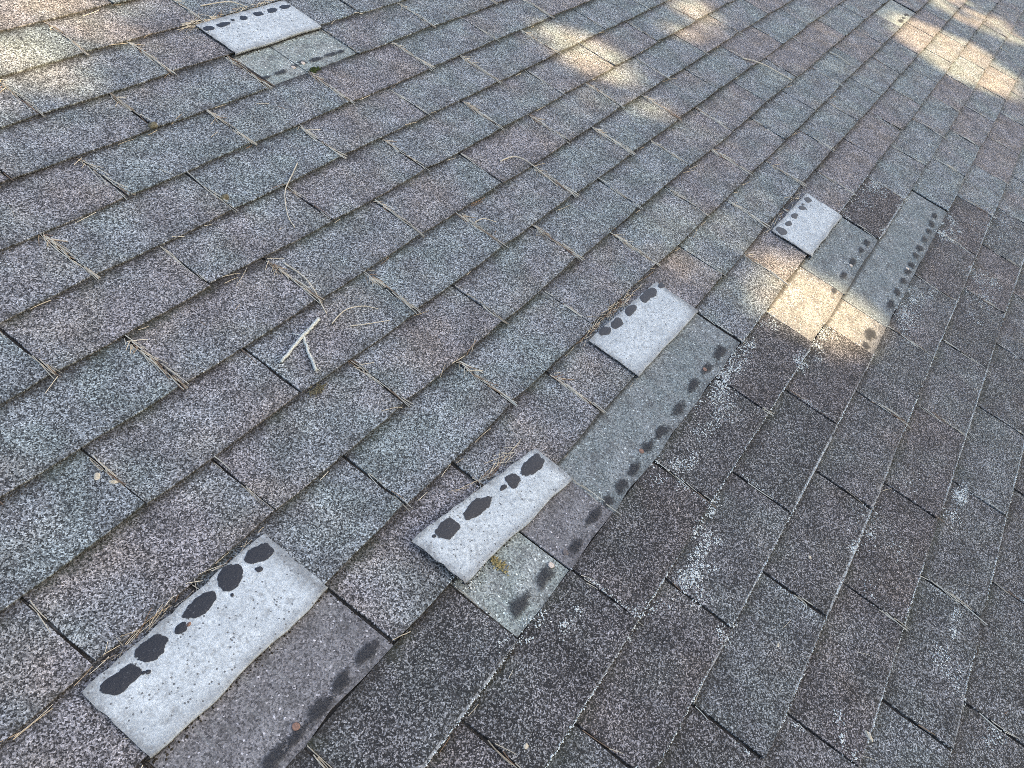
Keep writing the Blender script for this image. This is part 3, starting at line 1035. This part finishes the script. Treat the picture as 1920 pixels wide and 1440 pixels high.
for nm, lab, cat, pts, r0, r1, mat in [
    ('dry_stem', 'long thin bent stem crossing a course line upper left of centre', 'stem', [(0.1528, -0.3471), (0.1061, -0.3736), (0.059, -0.4013), (0.017, -0.448), (0.003, -0.4802)], .0011, .0007, M_STEM),
    ('dry_stem', 'arched pale stem lying just right of the forked twig', 'stem', [(-0.1271, -0.6894), (-0.0882, -0.6837), (-0.0528, -0.6972), (-0.0337, -0.7166)], .0010, .0006, M_STEM),
    ('dry_stem', 'shallow pale stem below the arched one beside the forked twig', 'stem', [(-0.1073, -0.7127), (-0.0797, -0.7325), (-0.0392, -0.7489)], .0009, .0005, M_STEM),
    ('dry_stem', 'hooked tan stem running into a slot in the upper middle', 'stem', [(0.571, -0.5841), (0.6168, -0.5973), (0.6283, -0.645), (0.6215, -0.7197)], .0013, .0009, M_STEM),
    ('dry_stem', 'short curled tan stem on a tab in the middle', 'stem', [(0.3346, -0.6787), (0.3564, -0.6849), (0.3771, -0.7066)], .0010, .0006, M_STEM),
    ('dry_stem', 'straight grey stick across two tabs in the upper right', 'stem', [(1.8497, -0.7181), (1.8891, -0.786), (1.9142, -0.8873)], .0021, .0014, M_STEM),
    ('dry_stem', 'short pale stick beside a slot at the far upper right', 'stem', [(2.3376, -0.8968), (2.3325, -0.982)], .0018, .0012, M_STEM),
    ('dry_stem', 'pale stem just above the far folded-back tab', 'stem', [(0.3906, 0.1767), (0.4634, 0.1583), (0.4929, 0.1224)], .0014, .0009, M_STEM),
    ('dry_stem', 'long brown needle stem sticking out of a slot above the forked twig', 'stem', [(-0.0833, -0.5326), (-0.0869, -0.5939), (-0.1162, -0.6672)], .0012, .0008, M_STEM),
]:
    stem(nm, lab, cat, pts, r0 * 1.25, r1 * 1.25, mat)


def nugget(name, label, cat, x, y, a, b, h, mat, seed, ang=0.0):
    """small lumpy thing: bud, clod, chip"""
    r = random.Random(seed)
    vs_, fs = [], []
    n, m = 9, 4
    z0 = top_z(x, y)
    for j in range(m):
        ph = j / m * math.pi / 2
        for i in range(n):
            th = 2 * math.pi * i / n
            q = math.cos(ph) * r.uniform(0.8, 1.15)
            px, py = a * q * math.cos(th), b * q * math.sin(th)
            vs_.append((px * math.cos(ang) - py * math.sin(ang), px * math.sin(ang) + py * math.cos(ang), h * math.sin(ph) * r.uniform(0.85, 1.1)))
    vs_.append((0, 0, h))
    for j in range(m - 1):
        for i in range(n):
            k = (i + 1) % n
            fs.append((j * n + i, j * n + k, (j + 1) * n + k, (j + 1) * n + i))
    for i in range(n):
        fs.append(((m - 1) * n + i, (m - 1) * n + (i + 1) % n, m * n))
    o = mesh_obj(name, vs_, fs, mat)
    o.matrix_world = thing_local(None, x, y, z0)
    return tag(o, label, cat)


nugget('cone_bud', 'grey-brown bud at the lower end of a slot, upper left', 'bud', -0.0092, -0.1215, .010, .008, .009, M_BROWN, 4)
nugget('cone_bud', 'olive-brown bud wedged in a needle-filled slot left of the bent stem', 'bud', -0.0446, -0.3491, .010, .008, .008, M_BROWN, 9)
nugget('seed_scale', 'pale chip beside a bare slot at the lower left', 'chip', -0.6017, -0.6834, .007, .0045, .0025, M_CHIP, 5, 0.8)
nugget('seed_scale', 'tan seed scale inside the bare slot at the lower left', 'chip', -0.5932, -0.7044, .0065, .003, .003, M_CHIP, 15, -0.9)
nugget('seed_scale', 'tiny cream chip on a dark tab at the lower right', 'chip', 0.1197, -1.5854, .004, .0035, .002, M_CHIP, 25)
nugget('seed_scale', 'tiny cream chip low on a dark tab near the bottom', 'chip', -0.0894, -1.5982, .004, .0026, .002, M_CHIP, 26)
nugget('seed_scale', 'tan scale near the bottom edge among the dark tabs', 'chip', -0.1251, -1.7765, .010, .004, .004, M_CHIP, 36, 1.0)
nugget('seed_scale', 'cream crumb at the bottom on a blackened tab', 'chip', -0.5000, -1.3597, .0045, .0035, .0025, M_CHIP, 46)
nugget('leaf_scrap', 'small rust scrap lying on the nearest folded tab', 'scrap', -0.6705, -0.9310, .006, .0035, .0085, M_RUST, 6, 0.2)
# moss tuft and yellow lichen tuft, made of many fronds
for nm, lab, x, y, a, b, mat, seed, cnt in [
    ('moss_tuft', 'small green moss tuft below the far folded-back tab', 0.4485, -0.1254, .016, .007, M_MOSS, 3, 160),
    ('moss_tuft', 'brown mossy clod at a slot end below the forked twig', -0.2560, -0.7730, .016, .008, M_BROWN, 5, 140),
    ('lichen_tuft', 'yellow lichen tuft under the crooked folded tab', -0.2991, -1.1773, .009, .017, plain('yellow_lichen', (0.28, 0.22, 0.08, 1), (0.48, 0.41, 0.22, 1), 300, 0.95, island=True), 7, 140),
]:
    r = random.Random(seed)
    s = Soup()
    z0 = top_z(x, y)
    for _ in range(cnt):
        px, py = r.gauss(0, a * 0.5), r.gauss(0, b * 0.5)
        s.lump(px, py, 0.0003 + r.uniform(0, 0.002), r.uniform(0.0008, 0.0026), 1.2, r)
    o = s.obj(nm, mat, matrix=thing_local(None, x, y, z0))
    tag(o, lab, 'moss' if nm == 'moss_tuft' else 'lichen')

# ------------------------------------------------------------------ off the picture: house, ground and the pines that shade the roof
eave = ROOF @ Vector((0, -K1 * EXP, 0))
ridge = ROOF @ Vector((0, -K0 * EXP, 0))
GZ = eave.z - 2.7
M_WALL = plain('siding', (0.42, 0.38, 0.31, 1), (0.38, 0.34, 0.28, 1), 8)
hx0, hx1, hy0, hy1 = U0 + 0.3, U1 - 0.3, eave.y + 0.45, ridge.y
zt0 = ROOF_Z + math.tan(PITCH) * hy0 - 0.045
zt1 = ROOF_Z + math.tan(PITCH) * hy1 - 0.045
hv_ = [(hx0, hy0, GZ), (hx1, hy0, GZ), (hx1, hy1, GZ), (hx0, hy1, GZ), (hx0, hy0, zt0), (hx1, hy0, zt0), (hx1, hy1, zt1), (hx0, hy1, zt1)]
house = mesh_obj('house_wall', hv_, [(0, 1, 5, 4), (1, 2, 6, 5), (2, 3, 7, 6), (3, 0, 4, 7), (4, 5, 6, 7)], M_WALL)
tag(house, 'beige house walls below the shingled roof', kind='structure')
M_GRASS = plain('lawn', (0.045, 0.065, 0.022, 1), (0.085, 0.085, 0.035, 1), 3, 0.95)
ground = mesh_obj('ground', [(-400, -400, GZ), (400, -400, GZ), (400, 400, GZ), (-400, 400, GZ)], [(0, 1, 2, 3)], M_GRASS)
tag(ground, 'lawn around the house', kind='structure')

M_BARK = plain('pine_bark', (0.10, 0.06, 0.04, 1), (0.05, 0.035, 0.028, 1), 14, 0.95, bump=0.8)
M_LEAF = plain('pine_foliage', (0.030, 0.055, 0.020, 1), (0.060, 0.085, 0.030, 1), 5, 0.7, island=True, bump=0)
RN = ROOF.to_3x3()
nrm = RN @ Vector((0, 0, 1))
ax_u = np.array(RN @ Vector((1, 0, 0))); ax_y = np.array(RN @ Vector((0, 1, 0)))
S = np.array(to_sun); NRM = np.array(nrm); ORG = np.array((0, 0, ROOF_Z))
# gaps between the branches through which the sun reaches the roof: centre and half-axes on the roof (m), tilt
# (last value: share of the foliage that stays inside the gap)
GAPS = [(0.84, -1.38, .19, .18, 0.12, 0.0), (0.78, -1.12, .20, .22, 0.12, 0.22), (3.12, -1.28, .31, .36, 0.25, 0.0), (3.80, -1.20, .24, .34, 0.2, 0.02),
        (1.28, -0.42, .15, .19, 0.1, 0.0), (1.92, -0.48, .26, .12, 0.3, 0.04), (-0.02, 0.36, .52, .34, 0.3, 0.06), (1.24, -0.71, .10, .07, 0.0, 0.20), (0.28, -1.64, .10, .08, 0.0, 0.38)]


def shaded(P, soft):
    """mask of the points that do not stand in a gap"""
    t = ((P - ORG) @ NRM) / (S @ NRM)
    Q = P - t[:, None] * S - ORG
    x, y = Q @ ax_u, Q @ ax_y
    keep = np.ones(len(P), bool)
    for gx, gy, ga, gb, ti, fill in GAPS:
        dx, dy = x - gx, y - gy
        c_, s_ = math.cos(ti), math.sin(ti)
        a_, b_ = dx * c_ + dy * s_, -dx * s_ + dy * c_
        keep &= (((a_ / ga) ** 2 + (b_ / gb) ** 2) > (1.0 + soft * rng.normal(0, 0.15, len(P)))) | (rng.random(len(P)) < fill * soft)
    return keep


centre = ROOF @ Vector((1.75, -0.80, 0)) + to_sun * 10.5


def pine(label, cx, cy, top, crown_lo, rad, n_leaf, seed):
    g = np.random.default_rng(seed)
    t = bpy.data.objects.new('pine_tree', None)
    COL.objects.link(t)
    t.location = (cx, cy, GZ)
    tag(t, label, 'tree', 'pines in front of the eave')
    s = Soup()
    H = top - GZ
    s.tube([(0.05 * math.sin(i), 0.05 * math.cos(i * 1.3), H * i / 9) for i in range(10)], 0.20, 0.03, 9)
    mesh_obj('trunk', s.v, s.f, M_BARK, t, smooth=True)
    limbs = Soup()
    ends = []
    rr = random.Random(seed)
    for i in range(34):
        z = crown_lo - GZ + (top - crown_lo) * (i / 34) ** 0.9
        a = i * 2.4 + rr.uniform(-.3, .3)
        L = rad * (1.0 - 0.55 * ((z + GZ - crown_lo) / (top - crown_lo)) ** 1.5) * rr.uniform(0.75, 1.1)
        e = (L * math.cos(a), L * math.sin(a), z + 0.10 * L)
        mid = (e[0] * 0.5, e[1] * 0.5, z + 0.12 * L)
        ends.append(((0, 0, z), mid, e))
    for a_, b_, c_ in ends:
        # limbs that would cross a gap are left out, as their shade is not in the picture
        pts = np.array([[a_[m] * (1 - q) ** 2 + 2 * b_[m] * q * (1 - q) + c_[m] * q * q for m in range(3)] for q in np.linspace(0.15, 1, 8)]) + np.array((cx, cy, GZ))
        if shaded(pts, 0).all():
            limbs.tube([a_, b_, c_], 0.045, 0.012, 5)
    mesh_obj('limbs', limbs.v, limbs.f, M_BARK, t, smooth=True)
    # sprays of needles round the limbs
    A = np.array([e[0] for e in ends]); B = np.array([e[2] for e in ends])
    pick = g.integers(0, len(ends), n_leaf)
    q = g.uniform(0.12, 1.08, n_leaf)
    P = A[pick] * (1 - q[:, None]) + B[pick] * q[:, None]
    P = P + g.normal(0, 1, (n_leaf, 3)) * np.array((0.30, 0.30, 0.26))
    P = P + np.array((cx, cy, GZ))
    P = P[shaded(P, 1.0)]
    n = len(P)
    d = g.normal(0, 1, (n, 3)); d /= np.linalg.norm(d, axis=1)[:, None]
    e = g.normal(0, 1, (n, 3)); e -= d * np.sum(e * d, axis=1)[:, None]; e /= np.linalg.norm(e, axis=1)[:, None]
    L = g.uniform(0.06, 0.12, n)[:, None]; Wd = g.uniform(0.018, 0.035, n)[:, None]
    P = P - np.array((cx, cy, GZ))
    V = np.stack((P - d * L - e * Wd * 0.4, P - d * L * 0.2 + e * Wd, P + d * L, P - d * L * 0.1 - e * Wd), axis=1).reshape(-1, 3)
    me = bpy.data.meshes.new('crown')
    me.vertices.add(len(V)); me.vertices.foreach_set('co', V.ravel())
    me.loops.add(4 * n); me.loops.foreach_set('vertex_index', np.arange(4 * n))
    me.polygons.add(n); me.polygons.foreach_set('loop_start', np.arange(0, 4 * n, 4))
    me.update(calc_edges=True)
    me.materials.append(M_LEAF)
    o = bpy.data.objects.new('crown', me)
    COL.objects.link(o); o.parent = t


lo = centre.z - 3.4
for i, (dx, dy, lab) in enumerate([(-4.3, 0.3, 'pine nearest the camera end of the eave'), (-1.5, -0.4, 'second pine along the eave'),
                                   (1.3, 0.35, 'third pine along the eave'), (4.1, -0.3, 'pine at the far end of the eave')]):
    pine(lab, centre.x + dx, centre.y + dy, centre.z + 3.6, lo, 2.2, 55000, 40 + i)
print('objects', len(bpy.data.objects), 'tris', sum(len(o.data.loop_triangles) if False else len(o.data.polygons) for o in bpy.data.objects if o.type == 'MESH'))
